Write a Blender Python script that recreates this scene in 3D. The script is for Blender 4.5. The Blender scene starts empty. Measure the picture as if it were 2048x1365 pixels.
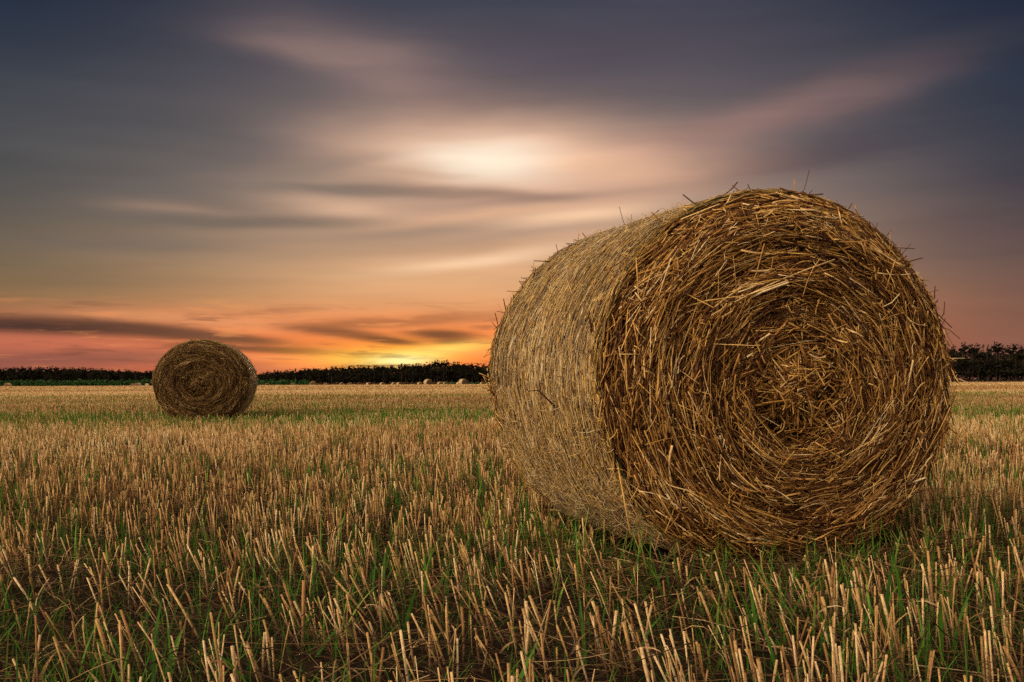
# Stubble field with round straw bales at sunset - everything is built from code.
import bpy, math
import numpy as np
from mathutils import Vector, Matrix

C = bpy.context.scene.collection
SC = bpy.context.scene
rng = np.random.default_rng(11)
U = lambda a, b, n=None: rng.uniform(a, b, n)
N = lambda m, s, n=None: rng.normal(m, s, n)
PI = math.pi

# ------------------------------------------------------------------ camera
F = 2000.0            # focal length in pixels of the 2048 px wide photograph
EYE = 0.70
HOR = 762.0
ROLL = -0.0045
cam_d = bpy.data.cameras.new('camera')
cam_d.sensor_width = 36.0
cam_d.lens = F / 2048 * 36.0
cam_d.shift_y = (HOR - 682.5) / 2048
cam_d.clip_start = 0.05
cam_d.clip_end = 6000
cam = bpy.data.objects.new('camera', cam_d)
C.objects.link(cam)
cam.matrix_world = Matrix.Translation((0, 0, EYE)) @ Matrix.Rotation(PI / 2, 4, 'X') @ Matrix.Rotation(ROLL, 4, 'Z')
SC.camera = cam


def at(px, py, D):
    """world point seen at photo pixel (px, py), D metres ahead"""
    x, y = (px - 1024) / F, -(py - HOR) / F
    c, s = math.cos(ROLL), math.sin(ROLL)
    return Vector(((x * c - y * s) * D, D, EYE + (x * s + y * c) * D))


# ------------------------------------------------------------------ helpers
def tag(o, label=None, cat=None, group=None, kind=None):
    if label: o['label'] = label
    if cat: o['category'] = cat
    if group: o['group'] = group
    if kind: o['kind'] = kind
    return o


def norm(v):
    return v / np.maximum(np.linalg.norm(v, axis=-1, keepdims=True), 1e-9)


class Geo:
    """collects quads with a per-vertex random value, builds ONE mesh object"""
    def __init__(self):
        self.v, self.f, self.r, self.t, self.m, self.n = [], [], [], [], [], 0

    def add(self, v, f, r, t=None, mat=0):
        v = np.asarray(v, np.float32).reshape(-1, 3)
        f = np.asarray(f, np.int64).reshape(-1, 4)
        self.v.append(v); self.f.append(f + self.n)
        self.r.append(np.broadcast_to(np.asarray(r, np.float32), (len(v),)))
        self.t.append(np.broadcast_to(np.asarray(0.5 if t is None else t, np.float32), (len(v),)))
        self.m.append(np.full(len(f), mat, np.int32))
        self.n += len(v)

    def mesh(self, name, mats, smooth=True):
        v = np.concatenate(self.v); f = np.concatenate(self.f)
        me = bpy.data.meshes.new(name)
        me.vertices.add(len(v)); me.vertices.foreach_set('co', v.ravel())
        me.loops.add(f.size); me.loops.foreach_set('vertex_index', f.ravel().astype(np.int32))
        me.polygons.add(len(f)); me.polygons.foreach_set('loop_start', np.arange(0, f.size, 4, dtype=np.int32))
        if smooth:
            me.polygons.foreach_set('use_smooth', np.ones(len(f), bool))
        for nm, data in (('rnd', self.r), ('along', self.t)):
            a = me.attributes.new(nm, 'FLOAT', 'POINT')
            a.data.foreach_set('value', np.concatenate(data))
        for m in (mats if isinstance(mats, (list, tuple)) else [mats]):
            me.materials.append(m)
        me.polygons.foreach_set('material_index', np.concatenate(self.m))
        me.update(calc_edges=True)
        return me

    def build(self, name, mats, parent=None, smooth=True):
        o = bpy.data.objects.new(name, self.mesh(name, mats, smooth))
        C.objects.link(o)
        o.parent = parent
        return o


def tubes(g, P, rad, rnd, sides=4, ref=(0.13, 0.2, 0.97), caps=True, flat=1.0, mat=0):
    """P (n,k,3) centre lines, rad (n,) or (n,k) radii"""
    P = np.asarray(P, float)
    n, k, _ = P.shape
    rad = np.asarray(rad, float)
    if rad.ndim == 1: rad = np.repeat(rad[:, None], k, 1)
    T = norm(np.gradient(P, axis=1))
    R = np.asarray(ref, float)
    R = np.broadcast_to(R, T.shape) if R.ndim == 1 else R
    A = np.cross(T, R)
    bad = np.linalg.norm(A, axis=-1) < 0.08
    if bad.any():
        A[bad] = np.cross(T[bad], np.array([0.9, 0.35, 0.1]))
    A = norm(A); B = np.cross(A, T)
    ang = np.arange(sides) / sides * 2 * PI + PI / 4
    V = P[:, :, None, :] + rad[:, :, None, None] * (np.cos(ang)[None, None, :, None] * A[:, :, None, :]
                                                    + flat * np.sin(ang)[None, None, :, None] * B[:, :, None, :])
    base = (np.arange(n) * k * sides)[:, None, None]
    kk = (np.arange(k - 1) * sides)[None, :, None]
    j = np.arange(sides)[None, None, :]; j2 = (j + 1) % sides
    Fq = np.stack([base + kk + j, base + kk + j2, base + kk + sides + j2, base + kk + sides + j], -1).reshape(-1, 4)
    if caps and sides == 4:
        b = np.arange(n) * k * sides
        e = b + (k - 1) * sides
        Fq = np.concatenate([Fq, np.stack([b + 3, b + 2, b + 1, b], -1), np.stack([e, e + 1, e + 2, e + 3], -1)])
    t = np.broadcast_to(np.linspace(0, 1, k)[None, :, None], (n, k, sides)).ravel()
    g.add(V.reshape(-1, 3), Fq, np.repeat(np.asarray(rnd), k * sides), t, mat)


def strips(g, P, wid, side, rnd, mat=0):
    """flat ribbons: P (n,k,3), wid (n,k) half widths, side (n,3)"""
    P = np.asarray(P, float); n, k, _ = P.shape
    S = side[:, None, :] * wid[:, :, None]
    V = np.stack([P - S, P + S], 2)
    b = (np.arange(n) * k * 2)[:, None]
    q = (np.arange(k - 1) * 2)[None, :]
    Fq = np.stack([b + q, b + q + 1, b + q + 3, b + q + 2], -1).reshape(-1, 4)
    t = np.broadcast_to(np.linspace(0, 1, k)[None, :, None], (n, k, 2)).ravel()
    g.add(V.reshape(-1, 3), Fq, np.repeat(np.asarray(rnd), k * 2), t, mat)


_ph = np.random.default_rng(5)
_W = [(_ph.uniform(0, 2 * PI), _ph.uniform(0, 2 * PI), _ph.uniform(.6, 1.6)) for _ in range(9)]


def nz(x, y, s=1.0):
    """smooth pseudo noise, about -1..1, feature size s"""
    o = 0
    for i, (a, p, f) in enumerate(_W):
        o = o + np.sin((x * math.cos(a) + y * math.sin(a)) * f * 2.2 / s + p * (i + 1) + 1.3 * np.sin((x * math.sin(a * 2) + y * math.cos(a * 3)) * .9 / s + p))
    return o / 4.2


# ------------------------------------------------------------------ materials
def lin(c):
    return tuple(((v / 255) / 12.92 if v / 255 <= .04045 else ((v / 255 + .055) / 1.055) ** 2.4) for v in c)


def newmat(name):
    m = bpy.data.materials.new(name); m.use_nodes = True
    nt = m.node_tree
    return m, nt, nt.nodes['Principled BSDF'], nt.nodes['Material Output']


def ramp(nt, stops, interp='LINEAR'):
    n = nt.nodes.new('ShaderNodeValToRGB')
    cr = n.color_ramp; cr.interpolation = interp
    while len(cr.elements) < len(stops): cr.elements.new(0.5)
    for e, (p, c) in zip(cr.elements, stops):
        e.position = p; e.color = (*c, 1)
    return n


def straw_mat(name, stops, base=None, rough=.72, transl=0.0, fibre=90, spec=.14):
    m, nt, bs, out = newmat(name)
    a = nt.nodes.new('ShaderNodeAttribute'); a.attribute_name = 'rnd'
    r = ramp(nt, stops)
    nt.links.new(a.outputs['Fac'], r.inputs['Fac'])
    col = r.outputs['Color']
    # blotches and fine fibres along each straw
    tc = nt.nodes.new('ShaderNodeTexCoord')
    no = nt.nodes.new('ShaderNodeTexNoise'); no.inputs['Scale'].default_value = fibre; no.inputs['Detail'].default_value = 3
    nt.links.new(tc.outputs['Object'], no.inputs['Vector'])
    rr = ramp(nt, [(.3, (.55, .5, .46)), (.7, (1.15, 1.12, 1.08))])
    nt.links.new(no.outputs['Fac'], rr.inputs['Fac'])
    mx = nt.nodes.new('ShaderNodeMix'); mx.data_type = 'RGBA'; mx.blend_type = 'MULTIPLY'; mx.inputs[0].default_value = .8
    nt.links.new(col, mx.inputs[6]); nt.links.new(rr.outputs['Color'], mx.inputs[7]); col = mx.outputs[2]
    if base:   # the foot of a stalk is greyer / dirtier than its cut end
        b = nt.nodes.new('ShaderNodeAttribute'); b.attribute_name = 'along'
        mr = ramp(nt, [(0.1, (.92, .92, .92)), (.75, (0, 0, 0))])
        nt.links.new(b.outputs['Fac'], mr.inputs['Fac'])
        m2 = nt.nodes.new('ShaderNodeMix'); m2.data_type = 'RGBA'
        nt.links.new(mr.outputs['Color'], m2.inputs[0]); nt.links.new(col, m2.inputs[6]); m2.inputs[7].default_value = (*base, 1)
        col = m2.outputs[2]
    nt.links.new(col, bs.inputs['Base Color'])
    bs.inputs['Roughness'].default_value = rough
    bs.inputs['Specular IOR Level'].default_value = spec
    if transl:
        tr = nt.nodes.new('ShaderNodeBsdfTranslucent'); nt.links.new(col, tr.inputs['Color'])
        ms = nt.nodes.new('ShaderNodeMixShader'); ms.inputs[0].default_value = transl
        nt.links.new(bs.outputs[0], ms.inputs[1]); nt.links.new(tr.outputs[0], ms.inputs[2])
        nt.links.new(ms.outputs[0], out.inputs['Surface'])
    return m


M_face = straw_mat('bale_end_straw', [(0, (.024, .010, .006)), (.34, (.10, .038, .015)), (.55, (.36, .182, .050)),
                                      (.8, (.66, .405, .13)), (1, (.80, .64, .41))])
M_side = straw_mat('bale_side_straw', [(0, (.040, .021, .009)), (.3, (.19, .105, .034)), (.6, (.46, .29, .095)),
                                       (.88, (.64, .46, .20)), (1, (.76, .65, .45))], rough=.45)
M_face_shaded = straw_mat('shaded_bale_end_straw', [(0, (.018, .009, .006)), (.35, (.055, .028, .013)), (.6, (.16, .085, .03)), (.85, (.36, .22, .08)), (1, (.56, .42, .24))])  # darker copy of the end straw; holds the small bale's shade in its colour
M_core = straw_mat('bale_packed_straw', [(0, (.022, .011, .006)), (1, (.045, .022, .010))], fibre=40)  # straw colour darkened to deepen the shade between the end's straws
M_sidecore = straw_mat('bale_packed_side', [(0, (.045, .026, .012)), (1, (.09, .055, .025))], fibre=60)  # barrel core, darkened so the gaps between straws look shaded
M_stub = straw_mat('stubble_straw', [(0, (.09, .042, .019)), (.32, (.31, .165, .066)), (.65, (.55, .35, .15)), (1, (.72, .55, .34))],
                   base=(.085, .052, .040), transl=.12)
M_litter = straw_mat('litter_straw', [(0, (.020, .011, .007)), (.5, (.060, .033, .016)), (.8, (.24, .145, .062)), (1, (.56, .42, .24))])
M_grass = straw_mat('green_blades', [(0, (.024, .085, .014)), (.5, (.075, .21, .025)), (.8, (.17, .30, .045)), (1, (.34, .36, .08))], transl=.35, fibre=25)
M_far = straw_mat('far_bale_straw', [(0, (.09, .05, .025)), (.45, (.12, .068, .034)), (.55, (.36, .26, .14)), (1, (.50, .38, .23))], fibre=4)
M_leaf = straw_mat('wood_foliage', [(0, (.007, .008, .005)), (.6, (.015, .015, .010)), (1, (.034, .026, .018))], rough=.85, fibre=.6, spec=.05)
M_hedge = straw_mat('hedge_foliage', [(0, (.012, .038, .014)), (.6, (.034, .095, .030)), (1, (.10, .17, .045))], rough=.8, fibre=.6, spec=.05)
M_dry = straw_mat('dry_hedge_foliage', [(0, (.05, .028, .016)), (.6, (.10, .055, .03)), (1, (.17, .10, .05))], rough=.8, fibre=.6, spec=.05)
M_bark = straw_mat('bark', [(0, (.035, .024, .018)), (1, (.06, .042, .03))], fibre=6, spec=.1)
M_green_net = straw_mat('green_net_edge', [(0, (.010, .030, .018)), (1, (.03, .075, .04))], rough=.4)
M_net = straw_mat('pale_net_thread', [(0, (.40, .40, .42)), (1, (.62, .62, .65))], rough=.35)

m, nt, bs, out = newmat('field_soil')
tc = nt.nodes.new('ShaderNodeTexCoord')
n1 = nt.nodes.new('ShaderNodeTexNoise'); n1.inputs['Scale'].default_value = 2.2; n1.inputs['Detail'].default_value = 9; n1.inputs['Roughness'].default_value = .7
n2 = nt.nodes.new('ShaderNodeTexNoise'); n2.inputs['Scale'].default_value = 45; n2.inputs['Detail'].default_value = 5
nt.links.new(tc.outputs['Object'], n1.inputs['Vector']); nt.links.new(tc.outputs['Object'], n2.inputs['Vector'])
r1 = ramp(nt, [(.3, (.010, .007, .004)), (.52, (.020, .013, .007)), (.75, (.05, .032, .015))])
r2 = ramp(nt, [(.35, (.5, .45, .42)), (.75, (1.5, 1.4, 1.25))])
nt.links.new(n1.outputs['Fac'], r1.inputs['Fac']); nt.links.new(n2.outputs['Fac'], r2.inputs['Fac'])
mx = nt.nodes.new('ShaderNodeMix'); mx.data_type = 'RGBA'; mx.blend_type = 'MULTIPLY'; mx.inputs[0].default_value = 1
nt.links.new(r1.outputs['Color'], mx.inputs[6]); nt.links.new(r2.outputs['Color'], mx.inputs[7])
nt.links.new(mx.outputs[2], bs.inputs['Base Color']); bs.inputs['Roughness'].default_value = .95
bs.inputs['Specular IOR Level'].default_value = .1
bp = nt.nodes.new('ShaderNodeBump'); bp.inputs['Strength'].default_value = .6; bp.inputs['Distance'].default_value = .02
nt.links.new(n2.outputs['Fac'], bp.inputs['Height']); nt.links.new(bp.outputs['Normal'], bs.inputs['Normal'])
M_soil = m

# ------------------------------------------------------------------ ground
CREST = 150.0


def gz(x, y):
    x = np.asarray(x, float); y = np.asarray(y, float)
    d = np.clip((y - CREST) / 170, 0, 1)
    far = -1.05 * d * d * (3 - 2 * d)
    near = .012 * nz(x, y, 1.6) + .02 * nz(x + 9, y, 7)
    return far + near * np.clip(1.4 - y / 60, 0, 1)


ys = np.concatenate([np.linspace(-900, -12, 20), np.linspace(-8, 14, 120), np.geomspace(14.4, 3500, 150)])
xs = np.concatenate([-np.geomspace(2600, 9, 60), np.linspace(-8.5, 8.5, 90), np.geomspace(9, 2600, 60)])
X, Y = np.meshgrid(xs, ys)
V = np.stack([X, Y, gz(X, Y)], -1)
ny, nx = X.shape
i, j = np.meshgrid(np.arange(ny - 1), np.arange(nx - 1), indexing='ij')
idx = i * nx + j
g = Geo(); g.add(V, np.stack([idx, idx + 1, idx + nx + 1, idx + nx], -1), 0.5)
tag(g.build('ground', M_soil), kind='structure')

# ------------------------------------------------------------------ the bales
A_, B_, L_ = 0.768, 0.708, 1.19     # half width, half height, length of a bale


def cs(phi, s):
    """point of the bale's cross-section: angle phi, fraction s of the radius (slightly sagged, flat at the foot)"""
    x = A_ * s * np.cos(phi)
    x = x - .05 * (1 - s)
    z = B_ + B_ * s * np.sin(phi) - .055 * (1 - s)
    x = x * (1 - .045 * np.clip(-np.sin(phi), 0, 1) * s)
    z = .5 * (z + .012 + np.sqrt((z - .012) ** 2 + .006))
    wob = 1 + .010 * np.sin(3 * phi + 1) + .006 * np.sin(7 * phi)
    return x * wob, z


def face_y(r, phi):
    """depth of the end's surface (+ is into the bale)"""
    e = np.clip((r - .84) / .16, 0, 1)
    rho = r + phi / (2 * PI) * .11
    y = .12 * e ** 2 - .05 * (1 - r * r)
    rho = rho + .03 * np.sin(2 * phi + 7 * r) + .022 * np.sin(3 * phi + 1 - 5 * r)
    y = y + .010 * np.sin(2 * PI * rho / .11) * (.6 + .6 * np.sin(phi + 9 * r)) + .014 * np.sin(2 * PI * rho / .235 + 1.1)
    y = y + .012 * np.sin(5 * phi + 11 * r) * np.sin(2 * phi - 8 * r)
    y = y + .20 * np.exp(-((r - .21) / .05) ** 2) * (.5 + .5 * np.cos(phi - math.radians(225))) ** .8
    y = y + .14 * np.exp(-((r - .13) / .06) ** 2) * (.5 + .5 * np.cos(phi - math.radians(290)))
    y = y - .02 * np.exp(-(r / .12) ** 2) * np.clip(np.sin(phi), 0, 1)
    return y


def face_pt(phi, r, d):
    x, z = cs(phi, r)
    return np.stack([x, face_y(r, phi) + d, z], -1)


def make_face():
    g = Geo()
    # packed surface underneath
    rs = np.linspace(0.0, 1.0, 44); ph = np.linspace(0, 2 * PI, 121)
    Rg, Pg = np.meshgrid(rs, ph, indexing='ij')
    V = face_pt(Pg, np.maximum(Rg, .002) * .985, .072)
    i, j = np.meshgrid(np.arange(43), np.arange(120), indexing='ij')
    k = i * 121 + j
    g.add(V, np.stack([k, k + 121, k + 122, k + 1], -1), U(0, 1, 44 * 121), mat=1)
    # rolled straws, following the spiral
    n = 14500
    r0 = np.sqrt(U(.0006, .985, n)); p0 = U(0, 2 * PI, n)
    ln = np.clip(rng.lognormal(math.log(.135), .6, n), .03, .55) * np.clip(r0 * 1.6 + .25, .3, 1)
    dphi = np.minimum(ln / (.76 * np.maximum(r0, .08)), 1.5)
    tt = np.linspace(-.5, .5, 6)[None, :]
    dr = N(.012, .030, n)[:, None] * tt
    mess = U(.55, 1.0, n)[:, None]
    phi = p0[:, None] + dphi[:, None] * tt
    d = (U(-.030, .050, n) + np.where(U(0, 1, n) < .15, -.018, 0))[:, None] + N(0, .024, n)[:, None] * tt
    P = face_pt(phi, np.clip(r0[:, None] + dr, .01, 1.005), d)
    chord = P[:, :1] + (P[:, -1:] - P[:, :1]) * (tt + .5)[..., None]
    P = P * (1 - mess[..., None]) + chord * mess[..., None]
    P[..., 2] = np.maximum(P[..., 2], .008)
    clump = nz(np.cos(p0) * r0 * 2, np.sin(p0) * r0 * 2, .35)
    rnd = np.clip(rng.beta(1.15, 1.45, n) + clump * .14, 0, 1)
    P = P + N(0, .012, (n, 1, 3)) * ((tt - U(-.3, .3, n)[:, None]) ** 2)[..., None] * 2
    tubes(g, P, np.clip(rng.lognormal(math.log(.0018), .40, n), .0007, .0050), rnd, 4, ref=np.broadcast_to(norm(N(0, .55, (n, 1, 3)) + np.array([0, 1, 0])), P.shape), flat=.42)
    # loose, crossed straws lying on top and sticking out of it
    n = 4200
    r0 = np.sqrt(U(.0, .84, n)) * np.where(U(0, 1, n) < .18, .4, 1); p0 = U(0, 2 * PI, n)
    c = face_pt(p0, np.maximum(r0, .01), U(-.026, .006, n))
    beta = N(0, .75, n) + p0 + PI / 2
    ln = np.clip(rng.lognormal(math.log(.06), .6, n), .015, .30)
    dv = np.stack([np.cos(beta), N(0, .16, n) - np.where(U(0, 1, n) < .06, U(.1, .6, n), 0), np.sin(beta)], -1)
    t5 = np.linspace(-.5, .5, 4)[None, :, None]
    bend = N(0, .02, (n, 1, 3)) * (t5 ** 2) * 2
    P = c[:, None, :] + norm(dv)[:, None, :] * (ln[:, None, None] * t5) + bend
    P[..., 2] = np.maximum(P[..., 2], .01)
    tubes(g, P, U(.0007, .0026, n), np.clip(rng.beta(1.8, 1.5, n), 0, 1), 4, ref=(0, 1, 0), flat=.6)
    # tangled heart
    n = 800
    q = N(0, .095, (n, 2)); c = np.stack([q[:, 0] * 1.2 - .04, U(-.055, .02, n), q[:, 1] * .75 + B_ + .02], -1)
    dv = norm(N(0, 1, (n, 3)) * np.array([1, .45, 1])); ln = U(.04, .2, n)
    P = c[:, None, :] + dv[:, None, :] * (ln[:, None, None] * t5) + N(0, .05, (n, 1, 3)) * (t5 ** 2)
    tubes(g, P, U(.0014, .0038, n), rng.beta(2.2, 1.8, n), 4, ref=(0, 1, 0), flat=.6)
    # frayed rim
    n = 420
    p0 = U(0, 2 * PI, n)
    c = face_pt(p0, U(.95, 1.01, n), U(-.02, .04, n))
    tan = np.stack([-np.sin(p0), N(0, .25, n), np.cos(p0)], -1) * np.where(U(0, 1, n) < .5, 1, -1)[:, None]
    outw = np.stack([np.cos(p0), np.zeros(n), np.sin(p0)], -1)
    dv = norm(tan + outw * np.abs(N(.03, .09, n))[:, None])
    ln = np.clip(rng.lognormal(math.log(.045), .5, n), .015, .15)
    P = c[:, None, :] + dv[:, None, :] * (ln[:, None, None] * (t5 + .3)) + outw[:, None, :] * N(0, .03, (n, 1, 1)) * (t5 + .5) ** 2
    P[..., 2] = np.maximum(P[..., 2], .01)
    tubes(g, P, U(.0010, .0024, n), rng.beta(2, 2, n), 4, ref=(0, 1, 0))
    return g


def make_side():
    g = Geo()
    yy = np.linspace(.10, L_ - .10, 24); ph = np.linspace(0, 2 * PI, 161)
    Yg, Pg = np.meshgrid(yy, ph, indexing='ij')
    x, z = cs(Pg, 1.0)
    V = np.stack([x * .980, Yg, .015 + z * .980], -1)
    i, j = np.meshgrid(np.arange(23), np.arange(160), indexing='ij'); k = i * 161 + j
    g.add(V, np.stack([k, k + 161, k + 162, k + 1], -1), U(0, 1, 24 * 161), mat=1)
    # straws laid round the barrel under the net
    n = 36000
    p0 = U(0, 2 * PI, n); y0 = U(.07, L_ - .07, n)
    ln = np.clip(rng.lognormal(math.log(.085), .5, n), .02, .30)
    tt = np.linspace(-.5, .5, 4)[None, :]
    phi = p0[:, None] + (ln / .76)[:, None] * tt
    y = y0[:, None] + (N(0, .11, n) * ln)[:, None] * tt
    h = 1 + (U(-.018, .007, n)[:, None] + N(0, .010, n)[:, None] * tt)
    ed = np.clip((.10 - np.minimum(y, L_ - y)) / .05, 0, 1)      # rolls over the shoulder
    x, z = cs(phi, 1.0)
    h = h - .012 * ed
    P = np.stack([x * h, y, np.maximum(B_ + (z - B_) * h, .006)], -1)
    patch = .10 * nz(p0 * 1.1, y0 * 1.4, .35)
    tubes(g, P, U(.0009, .0025, n), np.clip(rng.beta(1.5, 1.5, n) + patch, 0, 1), 4,
          ref=np.stack([np.cos(phi), 0 * phi, np.sin(phi)], -1), flat=.6, caps=False)
    # fine curls and awns caught in the net
    n = 3000
    p0 = U(0, 2 * PI, n); p0 = np.where(U(0, 1, n) < .35, PI + N(.55, .35, n), p0)
    y0 = U(.08, L_ - .08, n)
    x, z = cs(p0, 1.004)
    c = np.stack([x, y0, z], -1)
    outw = np.stack([np.cos(p0), 0 * p0, np.sin(p0)], -1)
    tan = np.stack([-np.sin(p0), 0 * p0, np.cos(p0)], -1)
    be = N(0, .9, n)
    dv = tan * np.cos(be)[:, None] + np.array([0, 1, 0]) * np.sin(be)[:, None] + outw * N(.05, .12, n)[:, None]
    ln = U(.02, .07, n); t5 = np.linspace(-.5, .5, 5)[None, :, None]
    P = c[:, None, :] + norm(dv)[:, None, :] * ln[:, None, None] * t5 + (N(0, .05, (n, 1, 3)) + outw[:, None, :] * .02) * (.25 - t5 ** 2)
    P[..., 2] = np.maximum(P[..., 2], .006)
    tubes(g, P, U(.0004, .0009, n), U(.6, 1, n), 3, caps=False)
    # stray straws sticking out of the barrel
    n = 70
    p0 = U(-.5, PI + .7, n); y0 = U(.06, L_ - .06, n); x, z = cs(p0, .99)
    c = np.stack([x, y0, z], -1)
    outw = np.stack([np.cos(p0), 0 * p0, np.sin(p0)], -1); tan = np.stack([-np.sin(p0), 0 * p0, np.cos(p0)], -1)
    sg = np.where(U(0, 1, n) < .5, 1, -1)[:, None]
    dv = norm(tan * sg + outw * np.abs(N(.1, .3, n))[:, None] + np.array([0, 1, 0]) * N(0, .5, n)[:, None])
    ln = np.clip(rng.lognormal(math.log(.045), .5, n), .015, .14)
    P = c[:, None, :] + dv[:, None, :] * (ln[:, None, None] * (t5 + .5)) + N(0, .015, (n, 1, 3)) * (t5 + .5) ** 2
    tubes(g, P, U(.0008, .0022, n), rng.beta(1.6, 2.2, n), 4)
    return g


def ring(g, y, h, w, rnd, sides=3, k=160, jit=0.0, axial=0.0):
    ph = np.linspace(0, 2 * PI, k)
    x, z = cs(ph, 1.0)
    hh = h + jit * np.sin(ph * 23 + y * 90) + jit * np.sin(ph * 51 + y * 40)
    yy = y + axial * np.sin(ph * 9 + y * 7) + axial * .7 * np.sin(ph * 31 + 2)
    P = np.stack([x * hh, yy, np.maximum(B_ + (z - B_) * hh, .004)], -1)[None]
    tubes(g, P, np.array([w]), np.array([rnd]), sides, caps=False)


def make_net():
    g = Geo()
    ph = np.linspace(0, 2 * PI, 241)
    for q, y in enumerate(np.arange(.12, L_ - .11, .032)):
        ring(g, y, 1.0075, .00050, U(0, 1), jit=.0008, axial=.0014)
        # zigzag thread to the next strand
        x, z = cs(ph, 1.0)
        zig = np.where(np.arange(241) % 2 == 0, 0, .032)
        P = np.stack([x * 1.008, y + zig, np.maximum(B_ + (z - B_) * 1.008, .004)], -1)[None]
        tubes(g, P, np.array([.00026]), U(0, 1, 1), 3, caps=False)
    return g


def make_net_edge(g):
    """green selvedge threads of the net, showing in short lengths between the straws"""
    for y0 in (.075, .085, .094, L_ - .08, L_ - .09):
        for q in range(26):
            p0 = U(0, 2 * PI); w = U(.06, .28)
            ph = np.linspace(p0, p0 + w, 14)
            x, z = cs(ph, 1.0)
            hh = U(.988, 1.000) + .004 * np.sin(ph * 30 + q)
            P = np.stack([x * hh, y0 + .006 * np.sin(ph * 9 + y0 * 300), np.maximum(B_ + (z - B_) * hh, .004)], -1)[None]
            tubes(g, P, np.array([U(.0010, .0024)]), U(0, 1, 1), 4, caps=True, mat=1)
    return g


BX, BY = 1.021, 3.58
TH = math.radians(21.5)
# individually placed stray straws of the near bale, each rooted in its surface
MW = Matrix.Translation((BX, BY, -.024)) @ Matrix.Rotation(TH, 4, 'Z')
MI = MW.inverted()


def bale_hit(px, py):
    """distance ahead at which the ray through a photo pixel meets the bale (walked towards its middle if it misses)"""
    for q in range(40):
        for D in np.arange(2.9, 5.6, .01):
            l = MI @ at(px, py, D)
            rr = math.hypot(l.x / A_, (l.z - B_) / B_)
            if rr < .995 and face_y(np.array(rr), np.array(math.atan2((l.z - B_) / B_, l.x / A_))) < l.y < L_ - .03:
                return px, py, D
        px += (1500 - px) * .012; py += (760 - py) * .012
    return px, py, 4.0


G_end = make_face()
for x0, y0, x1, y1, lift, rad, sag, rn in (
        (1110, 524, 1068, 522, 0, .0030, 0, .2), (1172, 490, 1131, 487, 0, .0022, 0, .2), (1285, 446, 1318, 421, 0, .0024, 0, .2),
        (1462, 398, 1468, 383, 0, .003, 0, .25), (1490, 392, 1503, 381, 0, .002, 0, .3), (1048, 585, 1038, 562, 0, .002, .01, .2), (1012, 622, 1007, 598, 0, .0028, 0, .15),
        (996, 650, 990, 626, 0, .0024, 0, .2), (998, 662, 984, 645, 0, .002, 0, .2), (990, 700, 968, 716, 0, .0016, .02, .3), (985, 770, 966, 752, 0, .003, 0, .5), (990, 800, 966, 752, 0, .0022, 0, .6),
        (1188, 692, 1179, 636, .02, .0058, .006, .12), (1112, 816, 1076, 780, .03, .0040, 0, .12), (1078, 781, 1056, 783, .03, .0036, 0, .15),
        (1160, 903, 1183, 874, .02, .0036, 0, .97), (1236, 705, 1208, 714, .04, .0045, 0, .6),
        (1800, 528, 1846, 516, 0, .0030, 0, .2), (1786, 478, 1830, 498, 0, .0022, 0, .25), (1812, 505, 1822, 488, 0, .0018, 0, .3), (1862, 604, 1904, 656, .0, .0026, .0, .3), (1880, 650, 1920, 678, 0, .0022, .01, .4),
        (1894, 690, 1932, 790, .02, .0034, -.02, .8), (1896, 752, 1958, 776, .02, .0022, .006, .9), (1890, 800, 1944, 772, .0, .0018, 0, .6), (1900, 716, 1930, 717, .0, .0022, 0, .97),
        (1840, 590, 1878, 580, .0, .0020, 0, .4), (1895, 840, 1916, 870, .0, .0020, .01, .7),
        (1390, 687, 1512, 692, .05, .0030, 0, .85), (1352, 578, 1428, 616, .05, .0034, 0, .8), (1470, 612, 1578, 565, .04, .0060, .006, .97), (1268, 660, 1390, 560, .03, .0032, .01, .75),
        (1462, 602, 1575, 562, .045, .0036, 0, .9), (1330, 625, 1500, 590, .05, .0030, .01, .82), (1290, 760, 1266, 640, .03, .0030, 0, .6),
        (1500, 695, 1540, 668, .05, .0052, 0, .95), (1606, 690, 1598, 630, .06, .0050, 0, .35), (1625, 748, 1600, 690, .06, .0056, 0, .5), (1545, 800, 1645, 845, .06, .0040, .01, .7),
        (1500, 810, 1580, 800, .05, .0036, 0, .6), (1560, 860, 1594, 842, .04, .0036, 0, .75), (1620, 950, 1645, 915, .03, .0052, 0, .97), (1725, 890, 1770, 903, .04, .0024, 0, .8),
        (1838, 735, 1845, 700, .05, .0068, 0, .85), (1800, 640, 1788, 690, .03, .0030, 0, .7), (1745, 640, 1765, 600, .03, .0030, 0, .8), (1300, 950, 1390, 985, .04, .0030, -.01, .9), (1236, 830, 1300, 900, .03, .0028, 0, .75),
        (1230, 900, 1260, 1065, .03, .0040, .0, .8), (1320, 770, 1318, 850, .04, .0026, .01, .6), (1680, 540, 1640, 470, .03, .0030, 0, .5), (1745, 500, 1752, 560, .03, .0034, 0, .7), (1690, 475, 1678, 425, .03, .0026, 0, .9)):
    ax, ay, D = bale_hit(x0, y0)
    a = at(ax, ay, D + .02); b = at(x1, y1, D - lift)
    mdl = (a + b) / 2 + Vector((0, 0, sag))
    P = np.array([[list(MI @ v) for v in (a, mdl, b)]])
    tubes(G_end, P, np.array([[rad, rad * .95, rad * .8]]), np.array([rn]), 4, flat=.7)
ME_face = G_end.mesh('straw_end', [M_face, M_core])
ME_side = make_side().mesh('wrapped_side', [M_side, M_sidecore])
ME_net = make_net_edge(make_net()).mesh('net_wrap', [M_net, M_green_net])


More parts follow.
